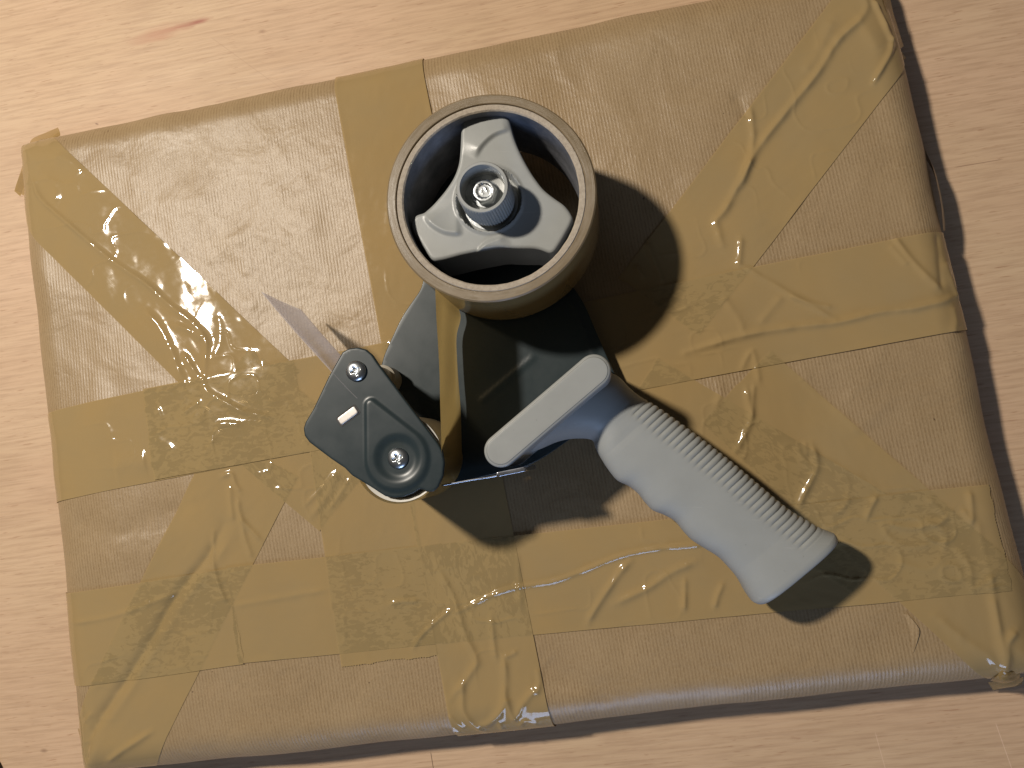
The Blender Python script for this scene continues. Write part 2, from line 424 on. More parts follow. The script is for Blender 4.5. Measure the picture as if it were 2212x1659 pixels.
# creases in the wrap: (points in the picture, height mm, half width mm, how)
RID = [
 # corner strip, upper left
 ([(62, 372), (74, 397), (92, 433), (160, 493), (240, 561), (316, 613), (360, 653), (420, 701), (446, 737), (444, 781), (440, 821)], 1.0, 1.5),
 ([(310, 668), (345, 705), (372, 760), (385, 800), (400, 825)], .9, 2.2), ([(378, 703), (415, 716), (440, 735)], .8, 1.6), ([(398, 765), (416, 795), (433, 820)], .9, 1.4),
 ([(118, 340), (150, 348), (180, 372)], .6, 3.0), ([(80, 360), (118, 400), (122, 440)], .7, 3.0), ([(470, 680), (476, 730), (462, 775)], .4, 2.5),
 # long strip, left half
 ([(440, 821), (449, 846), (490, 870), (532, 891), (594, 901)], .8, 1.6), ([(470, 918), (495, 914), (520, 919)], .7, 1.4), ([(398, 892), (432, 868)], .6, 1.2),
 ([(245, 1012), (285, 1004), (320, 996)], 1.0, 7.0), ([(340, 880), (350, 905)], .6, 1.4), ([(335, 945), (372, 968), (376, 988)], .4, 2.0), ([(440, 985), (470, 940), (482, 930)], .4, 1.4),
 # corner strip, lower left
 ([(478, 1030), (501, 1024), (510, 1045), (522, 1064)], .9, 1.2), ([(497, 1047), (500, 1085), (504, 1126)], .7, 1.6), ([(515, 1075), (522, 1116), (545, 1145), (567, 1168)], .8, 1.4),
 ([(522, 1116), (530, 1160), (546, 1206)], .8, 1.5), ([(462, 1150), (460, 1200), (466, 1234), (478, 1272), (494, 1306)], .9, 1.3),
 ([(484, 1133), (445, 1203), (383, 1282), (340, 1359), (300, 1425), (261, 1485), (207, 1568), (186, 1611), (180, 1640)], -1.5, 2.6),
 ([(510, 1140), (470, 1210), (408, 1290), (362, 1366), (284, 1492), (225, 1572)], .5, 2.5),
 ([(330, 1580), (304, 1596), (262, 1622), (225, 1650)], 1.0, 1.6), ([(230, 1470), (200, 1472)], .5, 1.4), ([(182, 1560), (200, 1540)], .5, 1.4),
 # tape end beside the roller
 ([(742, 1010), (722, 1040), (702, 1080), (672, 1118)], .5, 2.0), ([(760, 1030), (735, 1070), (712, 1102)], .5, 1.2), ([(728, 1018), (700, 1052), (660, 1092)], .4, 1.2),
 # lower long strip: seam of the paper underneath
 ([(150, 1347), (200, 1340), (265, 1325), (376, 1283), (402, 1270)], .5, 1.3), ([(502, 1309), (600, 1292), (711, 1272)], .5, 1.6),
 ([(985, 1322), (1012, 1310), (1062, 1285), (1120, 1267), (1192, 1256), (1264, 1231), (1336, 1202), (1408, 1186), (1494, 1177), (1560, 1172)], 1.1, 1.1),
 ([(1271, 1345), (1277, 1330), (1307, 1282), (1340, 1235), (1362, 1211)], 1.3, 1.7), ([(1327, 1305), (1360, 1288), (1408, 1264), (1450, 1235), (1500, 1213)], 1.1, 1.9),
 ([(1479, 1250), (1478, 1318)], .9, 1.3), ([(1562, 1258), (1550, 1285), (1543, 1312)], .8, 1.4), ([(846, 1302), (870, 1298), (904, 1298)], .8, 1.2),
 ([(893, 1400), (915, 1368), (945, 1340), (978, 1314)], .8, 1.1), ([(1118, 1190), (1121, 1240), (1126, 1310)], .5, 1.2),
 # vertical strip running over the lower edge
 ([(945, 1220), (951, 1235), (983, 1296), (1005, 1368), (1030, 1422), (1022, 1445), (1005, 1469), (976, 1508)], 1.1, 1.8), ([(1001, 1476), (1001, 1530), (1018, 1562), (1041, 1591)], 1.1, 1.6),
 ([(1062, 1330), (1066, 1380), (1073, 1424)], .9, 1.4), ([(1091, 1418), (1091, 1494), (1084, 1530), (1055, 1562), (1030, 1570)], 1.2, 1.8), ([(1095, 1505), (1102, 1535), (1113, 1558)], 1.1, 1.6),
 ([(1160, 1485), (1156, 1490), (1127, 1523), (1116, 1550)], 1.1, 1.7), ([(1091, 1418), (1108, 1412), (1116, 1405)], .7, 1.2), ([(948, 1570), (970, 1583), (992, 1597)], .8, 1.2), ([(970, 1542), (985, 1560), (1000, 1580)], .8, 1.2),
 ([(1078, 1556), (1082, 1590)], .7, 1.2), ([(1120, 1580), (1132, 1560), (1160, 1575)], .8, 1.4), ([(1160, 1444), (1166, 1470), (1160, 1500)], .6, 1.4),
 # long strip, right half
 ([(1480, 762), (1520, 750), (1613, 724), (1723, 706), (1811, 697), (1899, 675), (1965, 668), (2031, 653), (2060, 640), (2086, 636)], 1.3, 1.7),
 ([(1927, 510), (1965, 560), (2000, 598), (2033, 629)], .9, 1.6), ([(1920, 530), (1960, 575)], .5, 1.6), ([(2050, 560), (2064, 600), (2081, 640)], .9, 2.2), ([(2031, 495), (2033, 560), (2036, 625)], -.7, 2.0),
 ([(2060, 720), (2066, 690), (2062, 660)], .7, 2.2), ([(1590, 570), (1640, 598), (1745, 658), (1802, 690)], .7, 1.5), ([(1700, 640), (1750, 655), (1800, 665)], .6, 1.3), ([(1380, 690), (1460, 640), (1475, 620)], .5, 1.4),
 ([(1600, 800), (1625, 760), (1640, 830)], .6, 1.5), ([(1560, 640), (1600, 700), (1596, 720)], .5, 2.0), ([(1640, 700), (1690, 640)], .5, 2.0),
 # strips beside the grip
 ([(1612, 836), (1617, 870), (1622, 904), (1612, 930), (1600, 955), (1590, 975)], 1.1, 1.5), ([(1628, 830), (1626, 870), (1624, 905)], .7, 1.2), ([(1548, 822), (1556, 850), (1545, 880)], .8, 1.8),
 ([(1752, 960), (1764, 1005), (1750, 1040), (1736, 1067), (1724, 1098)], 1.1, 1.7), ([(1720, 965), (1740, 1000), (1758, 1012)], .8, 1.5), ([(1738, 955), (1742, 985)], .6, 1.2),
 ([(1632, 905), (1700, 950), (1800, 1000), (1913, 1064)], .35, 1.6), ([(1893, 1072), (1880, 1095), (1871, 1120)], .9, 1.5), ([(1835, 1070), (1820, 1098), (1800, 1110)], .7, 1.5),
 # corner strip, upper right
 ([(1868, -5), (1873, 15), (1856, 45), (1808, 90), (1767, 157), (1707, 231), (1640, 317), (1600, 390), (1565, 455), (1546, 478), (1552, 505), (1560, 530)], 1.6, 1.9),
 ([(1618, 225), (1621, 239), (1626, 280), (1625, 317), (1610, 380), (1590, 410)], 1.0, 1.7), ([(1600, 515), (1598, 545), (1596, 575)], 1.0, 1.5), ([(1395, 520), (1420, 580), (1430, 615)], 1.0, 1.6), ([(1372, 575), (1390, 600)], .9, 1.4),
 ([(1888, -5), (1900, 20), (1918, 60), (1934, 90)], 1.7, 1.4), ([(1928, 85), (1925, 108), (1910, 138), (1886, 180)], 1.5, 1.3), ([(1850, 30), (1870, 60), (1895, 110)], .5, 3.0), ([(1800, 40), (1770, 110), (1735, 160)], .5, 3.0),
 # corner strip, lower right
 ([(2136, 1250), (2140, 1275), (2150, 1330), (2161, 1386), (2172, 1440), (2176, 1462)], 1.2, 2.0), ([(2094, 1062), (2097, 1095), (2098, 1130)], 1.1, 1.6), ([(2080, 1100), (2096, 1135)], .7, 1.4),
 ([(2195, 1360), (2176, 1390), (2180, 1440), (2190, 1466)], 1.2, 2.0), ([(2020, 1330), (2080, 1380), (2140, 1420), (2165, 1450)], .7, 2.4), ([(1905, 1134), (1920, 1160), (1960, 1180), (2010, 1175)], .6, 1.6),
 ([(1910, 1130), (1970, 1140), (2030, 1128), (2050, 1105)], .7, 1.7), ([(2060, 1180), (2090, 1220), (2100, 1270), (2150, 1240)], .6, 1.8), ([(1990, 1120), (2040, 1150), (2035, 1190)], .6, 1.6),
 ([(2005, 1075), (2040, 1110)], .5, 1.5), ([(1930, 1210), (2000, 1230), (2040, 1200)], .4, 2.0), ([(2110, 1120), (2120, 1180), (2140, 1260)], .5, 2.2),
 # paper itself: shallow crumples, upper left
 ([(286, 372), (296, 420), (309, 472)], .8, 3.0), ([(440, 548), (460, 553), (490, 525), (512, 513), (560, 501), (640, 525)], 1.0, 3.5), ([(512, 513), (525, 555), (534, 598)], .9, 3.0),
 ([(560, 400), (600, 430), (640, 470), (700, 490)], .9, 4.0), ([(340, 430), (400, 440), (450, 425)], .7, 4.0), ([(600, 330), (650, 380), (690, 440)], .7, 4.0), ([(480, 620), (510, 650), (560, 660)], .8, 3.0),
 ([(1195, 100), (1210, 140), (1230, 175)], .7, 2.0), ([(300, 440), (330, 500), (390, 560)], .6, 4.0), ([(150, 1130), (250, 1150), (340, 1120), (420, 1085)], -1.0, 5.0), ([(200, 1215), (300, 1190), (380, 1140)], .7, 6.0),
 ([(1170, 1440), (1230, 1470), (1290, 1490), (1330, 1500)], -.8, 4.0), ([(420, 1480), (520, 1470), (640, 1450)], -.6, 5.0), ([(1730, 790), (1745, 820)], .8, 2.0), ([(2075, 715), (2085, 740), (2090, 760)], .9, 3.0),
 ([(1830, 780), (1850, 850), (1890, 930)], .9, 6.0), ([(1930, 800), (1960, 880), (1975, 960)], .7, 7.0), ([(1590, 205), (1606, 235), (1600, 250)], -1.0, 2.0), ([(1620, 1500), (1560, 1530), (1500, 1545)], .6, 2.5),
]
NPAPER = 19                              # the last ones lie in bare paper: broader and softer
RID = [(UVs(spline(p, 4)), h * 1e-3 * (.85 if i >= len(RID) - NPAPER else 1), w * 1e-3 * (1.7 if i >= len(RID) - NPAPER else 1)) for i, (p, h, w) in enumerate(RID)]
def relief(u, v, k=1.0):
    """height of the wrap above its smooth box, metres"""
    sh = u.shape; X = np.stack([u.ravel(), v.ravel()], 1); z = np.zeros(len(X))
    mm = X * 1000
    z += 1.1e-3 * vnoise(mm[:, 0] / 95 + 3.1, mm[:, 1] / 80 + 5.7) + 1.0e-3 * vnoise(mm[:, 0] / 42 + 13.1, mm[:, 1] / 38 + 1.7)
    z += .55e-3 * vnoise(mm[:, 0] / 19 + 7.1, mm[:, 1] / 23 + 9.7)
    z += swell(X[:, 0], X[:, 1])
    # crumpled paper: drawn-out folds towards the upper left
    msk = smoothstep(.05, -.2, X[:, 0]) * smoothstep(-.06, .06, X[:, 1])
    fx, fy = mm[:, 0] * .8 + mm[:, 1] * .6, -mm[:, 0] * .6 + mm[:, 1] * .8
    z += .75e-3 * msk * (vnoise(fx / 13 + 2, fy / 46 + 5) + .6 * vnoise(mm[:, 0] / 11 + 4, mm[:, 1] / 40 + 1))
    for p, h, w in RID:
        lo_, hi = p.min(0) - 3.2 * w, p.max(0) + 3.2 * w
        m = np.where((X[:, 0] > lo_[0]) & (X[:, 0] < hi[0]) & (X[:, 1] > lo_[1]) & (X[:, 1] < hi[1]))[0]
        if not len(m): continue
        d, t = seg_dist(X[m], p)
        taper = .35 + .65 * smoothstep(0, .12, t) * smoothstep(1, .88, t)
        wv = 1 + .5 * vnoise(mm[m, 0] / 5, mm[m, 1] / 5)
        z[m] += (k if h > 0 else 1.0) * h * wv * taper * np.exp(-np.abs(d / w) ** 1.7)
    return z.reshape(sh)
PW = 7.0
def surf(u, v, off=0.0, k=1.0):
    """unrolled wrap coordinates -> world points (n,m,3)"""
    A, B = AH - RAD, BH - RAD
    su, sv = np.sign(u), np.sign(v)
    tu = np.clip((np.abs(u) - A) / RAD, 0, math.pi); tv_ = np.clip((np.abs(v) - B) / RAD, 0, math.pi)
    th = np.minimum((tu ** PW + tv_ ** PW + 1e-30) ** (1 / PW), math.pi)
    h = relief(u, v, k) * np.where(th < 1.2, 1.0, np.clip(1 - (th - 1.2) / 1.2, .15, 1)) + off
    r = RAD + h
    fx = np.where(tu > 0, A + r * np.sin(np.minimum(tu, math.pi)), np.abs(u)) * su
    fy = np.where(tv_ > 0, B + r * np.sin(np.minimum(tv_, math.pi)), np.abs(v)) * sv
    z = T - RAD + r * np.cos(th)
    z = np.maximum(z, .0002)
    xy = bil(fx, fy)
    return np.concatenate([xy, z[..., None]], -1)

M_paper = mat_paper(); M_tape = mat_tape('brown_packing_tape')
parcel = empty('parcel', (float((c_tl + c_br)[0] / 2), float((c_tl + c_br)[1] / 2), 0))
prop(parcel, 'flat rectangular parcel in ribbed brown kraft paper, criss-crossed with glossy brown packing tape', 'parcel')
su = np.linspace(-(AH - RAD + math.pi * RAD), AH - RAD + math.pi * RAD, 470); sv = np.linspace(-(BH - RAD + math.pi * RAD), BH - RAD + math.pi * RAD, 350)
U, V = np.meshgrid(su, sv, indexing='ij')
gp = gridmesh('paper_wrap', surf(U, V, 0, .5), M_paper, parcel, attrs={'puv': ('FLOAT_VECTOR', np.stack([U, V, 0 * U], -1))})
# underside sheet closes the wrap
uq = AH - RAD; vq = BH - RAD
q = bil(np.array([-uq, uq, uq, -uq]), np.array([-vq, -vq, vq, vq]))
mesh('paper_underside', [(*p, .0009) for p in q], [(0, 1, 2, 3)], M_paper, parcel)

# ---- tape strips: (two edges' points in the picture: edge A from start to end, edge B from start to end), layer
W_T = .050
STR = []
def strip(p0, p1, layer, ext0=0., ext1=0., side=None, width=W_T, cut=True):
    """centre line from p0 to p1 (picture), lengthened by ext (m) past the picture points"""
    a, b = UV(*p0), UV(*p1); d = (b - a) / np.linalg.norm(b - a)
    STR.append(dict(a=a - d * ext0, b=b + d * ext1, d=d, n=np.array([-d[1], d[0]]), w=width, layer=layer, cut=cut))
def edge_strip(e0, e1, side, layer, ext0=0., ext1=0., width=W_T):
    """given one long edge e0->e1 in the picture; side=+1 when the strip lies to the left of travel (wrap coordinates)"""
    a, b = UV(*e0), UV(*e1); d = (b - a) / np.linalg.norm(b - a); n = np.array([-d[1], d[0]])
    o = n * side * width / 2
    STR.append(dict(a=a + o - d * ext0, b=b + o + d * ext1, d=d, n=n, w=width, layer=layer, cut=True))
edge_strip((411, 1043), (293, 1279), +1, 1, .030, .175)                 # lower left corner
edge_strip((150, 330), (620, 775), -1, 2, .075, .010)                   # upper left corner
edge_strip((622, 1088), (690, 1145), +1, 3, .070, .000)                 # short cut end beside the roller
edge_strip((110, 888), (310, 843), -1, 4, .045, .085)                   # left edge
edge_strip((1539, 336), (1464, 433), +1, 5, .160, .050)                 # upper right corner
edge_strip((1705, 794), (1987, 1041), -1, 6, .012, .095)                # lower right corner
edge_strip((1632, 899), (1913, 1064), -1, 7, .055, .010)                # beside the grip
edge_strip((695, 1140), (740, 1438), +1, 8, .050, .000)                 # short vertical, left of the long one
edge_strip((150, 1281), (540, 1221), -1, 9, .045, -.012)                # lower strip, left piece
edge_strip((540, 1221), (2136, 1046), -1, 10, .012, .000)               # lower strip, long piece
edge_strip((310, 841), (2040, 495), -1, 11, .000, .045)                 # long strip across
edge_strip((722, 180), (905, 1190), +1, 12, .060, .145)                 # vertical strip, whole height
def cover(X, s):
    q = X - s['a']; al = q @ s['d']; ac = q @ s['n']; L_ = np.linalg.norm(s['b'] - s['a'])
    return (al > 0) & (al < L_) & (np.abs(ac) < s['w'] / 2)
STEP = .00066
for i, s in enumerate(STR):
    L_ = np.linalg.norm(s['b'] - s['a']); n = int(L_ / STEP); m = int(s['w'] / STEP)
    al = np.linspace(0, L_, n); ac = np.linspace(-s['w'] / 2, s['w'] / 2, m)
    AL, AC = np.meshgrid(al, ac, indexing='ij')
    # hand-torn / saw-toothed ends
    tooth = np.abs(((AC * 1000 / 1.25) % 1) - .5) * .0011 + .0012 * vnoise(AC * 300 + i * 9, 0 * AC)
    AL2 = np.where(AL > L_ - .004, AL + tooth * (AL - (L_ - .004)) / .004, AL); AL2 = np.where(AL < .004, AL2 - tooth * (.004 - AL) / .004, AL2)
    wob = .0005 * vnoise(AL * 1000 / 38 + i * 3.3, 0 * AL + i)
    UU = s['a'][0] + AL2 * s['d'][0] + (AC + wob) * s['n'][0]; VV = s['a'][1] + AL2 * s['d'][1] + (AC + wob) * s['n'][1]
    X = np.stack([UU.ravel(), VV.ravel()], 1)
    below = np.zeros(len(X))
    for t in STR:
        if t['layer'] < s['layer']: below += cover(X, t)
    below = below.reshape(UU.shape)
    ed = np.minimum(np.minimum(AL, L_ - AL), s['w'] / 2 - np.abs(AC))
    lift = .00028 * np.clip(vnoise(UU * 1000 / 16 + i, VV * 1000 / 16 + 2 * i) * 2.4 - .25, 0, 1) * smoothstep(.004, 0, ed)
    off = .00020 + .00005 * s['layer'] + .00012 * np.minimum(below, 2) + lift
    # fine rucks along the strip where it was smoothed down badly
    ru = vnoise(AL * 1000 / 9 + i * 5 + AC * 60, AC * 1000 / 22 + i); off = off + .00016 * np.clip(ru, -.2, .5) * np.where(below > 0, 1.0, .6)
    wx, wy = UU * 1000 + 5 * vnoise(UU * 1000 / 14 + 2, VV * 1000 / 14), VV * 1000 + 5 * vnoise(UU * 1000 / 14, VV * 1000 / 14 + 6)
    rg = 1 - 2 * np.abs(vnoise(wx / 15 + i * 3, wy / 13 + i)); ms = smoothstep(.0, .25, vnoise(UU * 1000 / 45 + 4.4, VV * 1000 / 45 + i)) * .5 + np.where(below > 0, .5, 0)
    off = off + .00055 * np.clip(rg, 0, 1) ** 14 * ms * smoothstep(0, .004, ed)
    fr = vnoise(AL * 1000 / 7 + i * 2, AC * 1000 / 3.2 + AL * 90); off = off + .00009 * fr
    o = gridmesh('tape_strip', surf(UU, VV, off, 1.0), M_tape, parcel,
                 attrs={'puv': ('FLOAT_VECTOR', np.stack([UU, VV, 0 * UU], -1)), 'ov': ('FLOAT', np.minimum(below, 1)),
                        'sdir': ('FLOAT_VECTOR', np.stack([AC * 1000, AL * 1000, 0 * AC + i * 40], -1))})

def ribbon3(name, rows, mat, parent, sub=6, seed=0, amp=.0002):
    """rows: list of point rows [(px,py,z),...] ; a crumpled sheet spanned over them"""
    G = np.array([[(*P(x, y, z), z) for x, y, z in r] for r in rows])
    G = np.array([spline(r, sub) for r in G]); G = np.stack([spline(G[:, j], sub) for j in range(G.shape[1])], 1)
    n, m = G.shape[:2]; a, b = np.meshgrid(np.arange(n), np.arange(m), indexing='ij')
    G[..., 2] += amp * vnoise(a * .45 + seed, b * .45 + seed * 2); G[..., 0] += amp * vnoise(a * .5 + seed + 9, b * .5)
    z0 = np.zeros((n, m))
    return gridmesh(name, G, mat, parent, 60, attrs={'puv': ('FLOAT_VECTOR', G), 'ov': ('FLOAT', z0), 'sdir': ('FLOAT_VECTOR', G * 1000)})
M_tape2 = mat_tape('loose_packing_tape', see=.18, col1=(.34, .24, .10), glow=.18)
# pinched tape ends at the corners
ribbon3('tape_fold', [[(33, 410, .012), (44, 372, .015), (60, 322, .017), (70, 300, .018), (98, 287, .018), (125, 275, .018)],
                      [(47, 420, .018), (58, 384, .024), (70, 340, .027), (78, 310, .027), (102, 299, .026), (129, 284, .023)],
                      [(56, 424, .024), (70, 392, .029), (79, 352, .032), (88, 316, .031), (108, 304, .028), (130, 293, .024)]], M_tape2, parcel, seed=1)
ribbon3('tape_fold', [[(31, 413, .010), (40, 385, .014), (50, 366, .016)], [(44, 424, .011), (52, 402, .014), (60, 380, .018)]], M_tape2, parcel, seed=2)
ribbon3('tape_fold', [[(1922, -12, 0.0253), (1928, 20, 0.0228), (1940, 62, 0.0203), (1952, 100, 0.0165)], [(1905, -10, 0.0329), (1914, 20, 0.0329), (1928, 62, 0.0304), (1944, 106, 0.0228)]], M_tape2, parcel, seed=3)
ribbon3('tape_fold', [[(1935, 86, 0.0279), (1946, 108, 0.0241), (1957, 126, 0.0203)], [(1926, 92, 0.0304), (1938, 116, 0.0279), (1950, 131, 0.0228)]], M_tape2, parcel, seed=4)
ribbon3('tape_fold', [[(2134, 1474, 0.0152), (2160, 1470, 0.0203), (2190, 1468, 0.0228), (2211, 1462, 0.0203)], [(2140, 1483, 0.0101), (2165, 1482, 0.0152), (2192, 1480, 0.0165), (2209, 1472, 0.0152)],
                      [(2146, 1491, 0.0063), (2172, 1486, 0.0101), (2194, 1483, 0.0114), (2207, 1478, 0.0101)]], M_tape2, parcel, seed=5)
ribbon3('tape_fold', [[(2160, 1440, 0.0367), (2178, 1452, 0.0355), (2196, 1450, 0.0304)], [(2150, 1462, 0.0304), (2174, 1470, 0.0317), (2206, 1462, 0.0228)], [(2140, 1470, 0.0228), (2172, 1476, 0.0228), (2208, 1468, 0.0165)]], M_tape2, parcel, seed=6, amp=.0012)
ribbon3('tape_fold', [[(168, 1574, 0.0127), (174, 1600, 0.0101), (180, 1640, 0.0076)], [(176, 1574, 0.0228), (184, 1604, 0.0228), (188, 1640, 0.0203)]], M_tape2, parcel, seed=7)
# open seam of the paper on the right-hand side and a torn lip by the lower right strip
ribbon3('paper_seam', [[(1996, 318, .027), (2014, 358, .028), (2027, 410, .028), (2035, 460, .028), (2038, 498, .026)], [(1999, 330, .022), (2018, 366, .020), (2032, 418, .019), (2039, 465, .019), (2042, 498, .018)], [(2001, 345, .008), (2016, 372, .006), (2030, 420, .006), (2038, 465, .006), (2041, 498, .006)]], M_paper, parcel, seed=8)
ribbon3('paper_lip', [[(1952, 1326, .0386), (1963, 1352, .0388), (1968, 1384, .0388), (1971, 1410, .0384)], [(1962, 1328, .0392), (1980, 1350, .0399), (1986, 1368, .0397), (1974, 1409, .0386)]], M_paper, parcel, seed=9, amp=.0001)

# ------------------------------------------------------------------ tape roll
ZR = T + .064; ZR0 = T + .014
def ell(l, r, t, b, z):
    a, b_, c, d = P(l, (t + b) / 2, z), P(r, (t + b) / 2, z), P((l + r) / 2, t, z), P((l + r) / 2, b, z)
    cen = (a + b_ + c + d) / 4
    return cen, (np.linalg.norm(a - b_) + np.linalg.norm(c - d)) / 4
RC, RO = ell(833, 1285, 200, 652, ZR)
CC, RI = ell(854, 1260, 223, 632, ZR)
C2, RH = ell(868, 1246, 239, 616, ZR)
roll = empty('tape_roll', (*map(float, RC), ZR0))
prop(roll, 'part-used roll of brown packing tape on a grey cardboard core, held on the dispenser hub', 'tape roll')
M_face = mat_rollface(); M_side = mat_tape('wound_tape_side', see=.0, col1=(.22, .158, .07), rough=.2); M_core = mat_core(); M_lin = mat_coreinner()
lathe('wound_tape', [(RI + .0001, ZR0), (RI + .0001, ZR - .0003), (RI + .0004, ZR), (RO - .0007, ZR), (RO, ZR - .0006)], RC, M_face, roll, 192, rfun=lambda i, t: .00025 * np.sin(3 * t + 1) * (i > 2))
lathe('outer_layer', [(RO, ZR - .0006), (RO + .0001, ZR - .01), (RO + .0001, ZR0 + .0006), (RO - .001, ZR0), (RI + .0004, ZR0)], RC, M_side, roll, 192, rfun=lambda i, t: .00025 * np.sin(3 * t + 1) * (i < 3))
cd = (RC + CC) / 2 + np.array([.0005, -.0001])
co = lathe('core', [(RI - .0001, ZR0), (RI - .0001, ZR - .0002), (RI - .0005, ZR + .0003), (RH + .0006, ZR + .0002), (RH, ZR - .0004), (RH, ZR - .001)], cd, M_core, roll, 192, rfun=lambda i, t: .00016 * (vnoise(t * 30, 0 * t + i * 3)) * (1 < i < 5))
lathe('core_lining', [(RH, ZR - .001), (RH, ZR0), (RI - .0001, ZR0)], cd, M_lin, co, 128)

# loose tape from the roll down to and round the roller
M_lead = mat_tape('tape_web', see=.10, col1=(.33, .245, .11), rough=.10, glow=.5)
ZT = T + .0635; ZB = T + .0145
PLT = T + .0635                                    # top of the front plate
S2 = P(548.6 + .32 * 972, 601.7 + .32 * 1213, PLT); S1 = P(548.6 + .32 * 692, 601.7 + .32 * 625, PLT)
RRL = .0197                                        # roller radius
th0 = math.atan2((RC - P(1058, 428, ZR))[1], 0)
p_top = P(938, 628, ZT)
pr = np.array([RC[0] + (RO + .0002) * math.cos(math.atan2(p_top[1] - RC[1], p_top[0] - RC[0])), RC[1] + (RO + .0002) * math.sin(math.atan2(p_top[1] - RC[1], p_top[0] - RC[0]))])
path = [pr, P(941, 690, ZT), P(945, 762, ZT), P(950, 850, ZT)]
for a in np.linspace(12, -150, 20): path.append(S2 + (RRL + .0004) * np.array([math.cos(math.radians(a)), math.sin(math.radians(a))]))
pa = resample(spline(path, 6), n=160)
zz = np.linspace(ZT, ZB, 26)
G = np.zeros((160, 26, 3)); G[..., 0] = pa[:, 0:1]; G[..., 1] = pa[:, 1:2]; G[..., 2] = zz[None, :]
s_ = np.linspace(0, 1, 160)[:, None]; zq = np.linspace(0, 1, 26)[None, :]
G[..., 0] += .0022 * np.exp(-((s_ - .04) / .05) ** 2) * smoothstep(.3, 1, zq) + .0010 * np.sin(zq * 3.1) * smoothstep(0, .05, s_) * smoothstep(.5, .3, s_)
G[..., 0] += .0005 * np.sin(zq * 9 + s_ * 8) * smoothstep(0, .05, s_) * smoothstep(.45, .3, s_)
gridmesh('tape_web', G, M_lead, roll, 180, attrs={'puv': ('FLOAT_VECTOR', np.stack([G[..., 0] + G[..., 1], G[..., 2], 0 * G[..., 0]], -1)), 'ov': ('FLOAT', np.zeros((160, 26))), 'sdir': ('FLOAT_VECTOR', G * 1000)})

# ------------------------------------------------------------------ dispenser
M_paint = mat_paint(); M_grey = mat_simple('grey_plastic', (.315, .325, .315), .36, spec=.45, bump=.00006, bscale=2500, var=.03, specks=True)
M_gripm = mat_simple('matt_grey_plastic', (.315, .328, .322), .48, spec=.4, bump=.00006, bscale=2500, var=.03, specks=True)
M_zinc = mat_simple('zinc_plated_steel', (.66, .69, .71), .30, metal=1.0, var=.05, bump=.00008, bscale=600)
M_clip = mat_simple('bare_metal_clip', (.62, .58, .55), .35, metal=.6)
M_white = mat_simple('white_nylon', (.62, .60, .55), .4); M_post = mat_simple('beige_sleeve', (.36, .33, .27), .35)
M_blade = mat_simple('blade_steel', (.45, .47, .52), .25, metal=1.0)
disp = empty('tape_dispenser', (*map(float, P(1150, 860, T)), T))
prop(disp, 'hand-held tape gun with grey finger-grip handle and dark steel frame, lying on the parcel', 'tape dispenser')
ZF = T + .0105                                     # top of the frame plate
fo = [(824, 779), (868, 683), (917, 614), (905, 540), (898, 450), (930, 365), (990, 325), (1060, 315), (1125, 355), (1160, 450), (1190, 540), (1232, 610), (1262, 655), (1290, 722), (1326, 803), (1350, 850), (1300, 900), (1180, 985), (1138, 1008), (1000, 1040), (955, 1050), (900, 1062), (862, 1040), (832, 960), (818, 860)]
r0, r1 = P(1042, 864, ZF), P(1150, 773, ZF); r2 = PP([(1228, 636), (1262, 712), (1296, 800)], ZF)
def frelief(X):
    d, t = seg_dist(X, np.array([r0, r1])); d2, _ = seg_dist(X, r2)
    return .0004 * np.exp(-(d / .0012) ** 2) + .0005 * np.exp(-(d2 / .0008) ** 2)
fp = puff('frame_plate', round_poly(PP(fo, ZF), .006), ZF, .0014, .0005, M_paint, disp, .0016, frelief)
# bolt heads and foot under the frame carry it on the parcel
for pt, r in (((1075, 520), .008), ((905, 990), .006)):
    c = P(*pt, ZF); lathe('axle_nut', [(.0005, T - .0006), (r, T - .0006), (r, ZF - .0012), (.0005, ZF - .0012)], c, M_zinc, disp, 6, 20)
# front plate
z2 = lambda p: (548.6 + .32 * p[0], 601.7 + .32 * p[1])
po = [(596, 495), (640, 471), (700, 463), (757, 478), (800, 515), (836, 570), (1000, 790), (1245, 1115), (1272, 1165), (1285, 1240), (1277, 1330), (1243, 1408), (1210, 1440), (1165, 1441), (1148, 1426), (1118, 1421), (1082, 1447), (1010, 1475), (945, 1481), (885, 1470), (780, 1402), (660, 1330), (612, 1280), (520, 1218), (372, 1106), (340, 1062), (332, 1012), (346, 968), (400, 878), (500, 665)]
KP = np.linalg.norm(P(*z2((0, 0)), PLT) - P(*z2((1000, 0)), PLT)) / 1000     # metres per zoom pixel there
ca, cb = P(*z2((790, 852)), PLT), P(*z2((966, 1215)), PLT); ra, rb = 38 * KP, 205 * KP
def cone_sd(X):
    h = np.linalg.norm(cb - ca); ax = (cb - ca) / h; q = X - ca; y = q @ ax; x = np.abs(q @ np.array([-ax[1], ax[0]]))
    b = (ra - rb) / h; a = math.sqrt(1 - b * b); kk = -b * x + a * y
    d = np.where(kk < 0, np.hypot(x, y) - ra, np.where(kk > a * h, np.hypot(x, y - h) - rb, x * a + y * b - ra))
    return d
def prelief(X):
    t = smoothstep(.0007, -.0011, cone_sd(X)) * .0008
    rr = np.linalg.norm(X - S2, axis=1)
    bowl = -.0010 * smoothstep(.0112, .0072, rr)
    dent = -.0003 * np.exp(-(rr / .006) ** 2)
    return t + bowl + dent
fpl = puff('front_plate', PP([z2(p) for p in po], PLT), PLT, .0016, .0008, M_paint, disp, .0009, prelief)
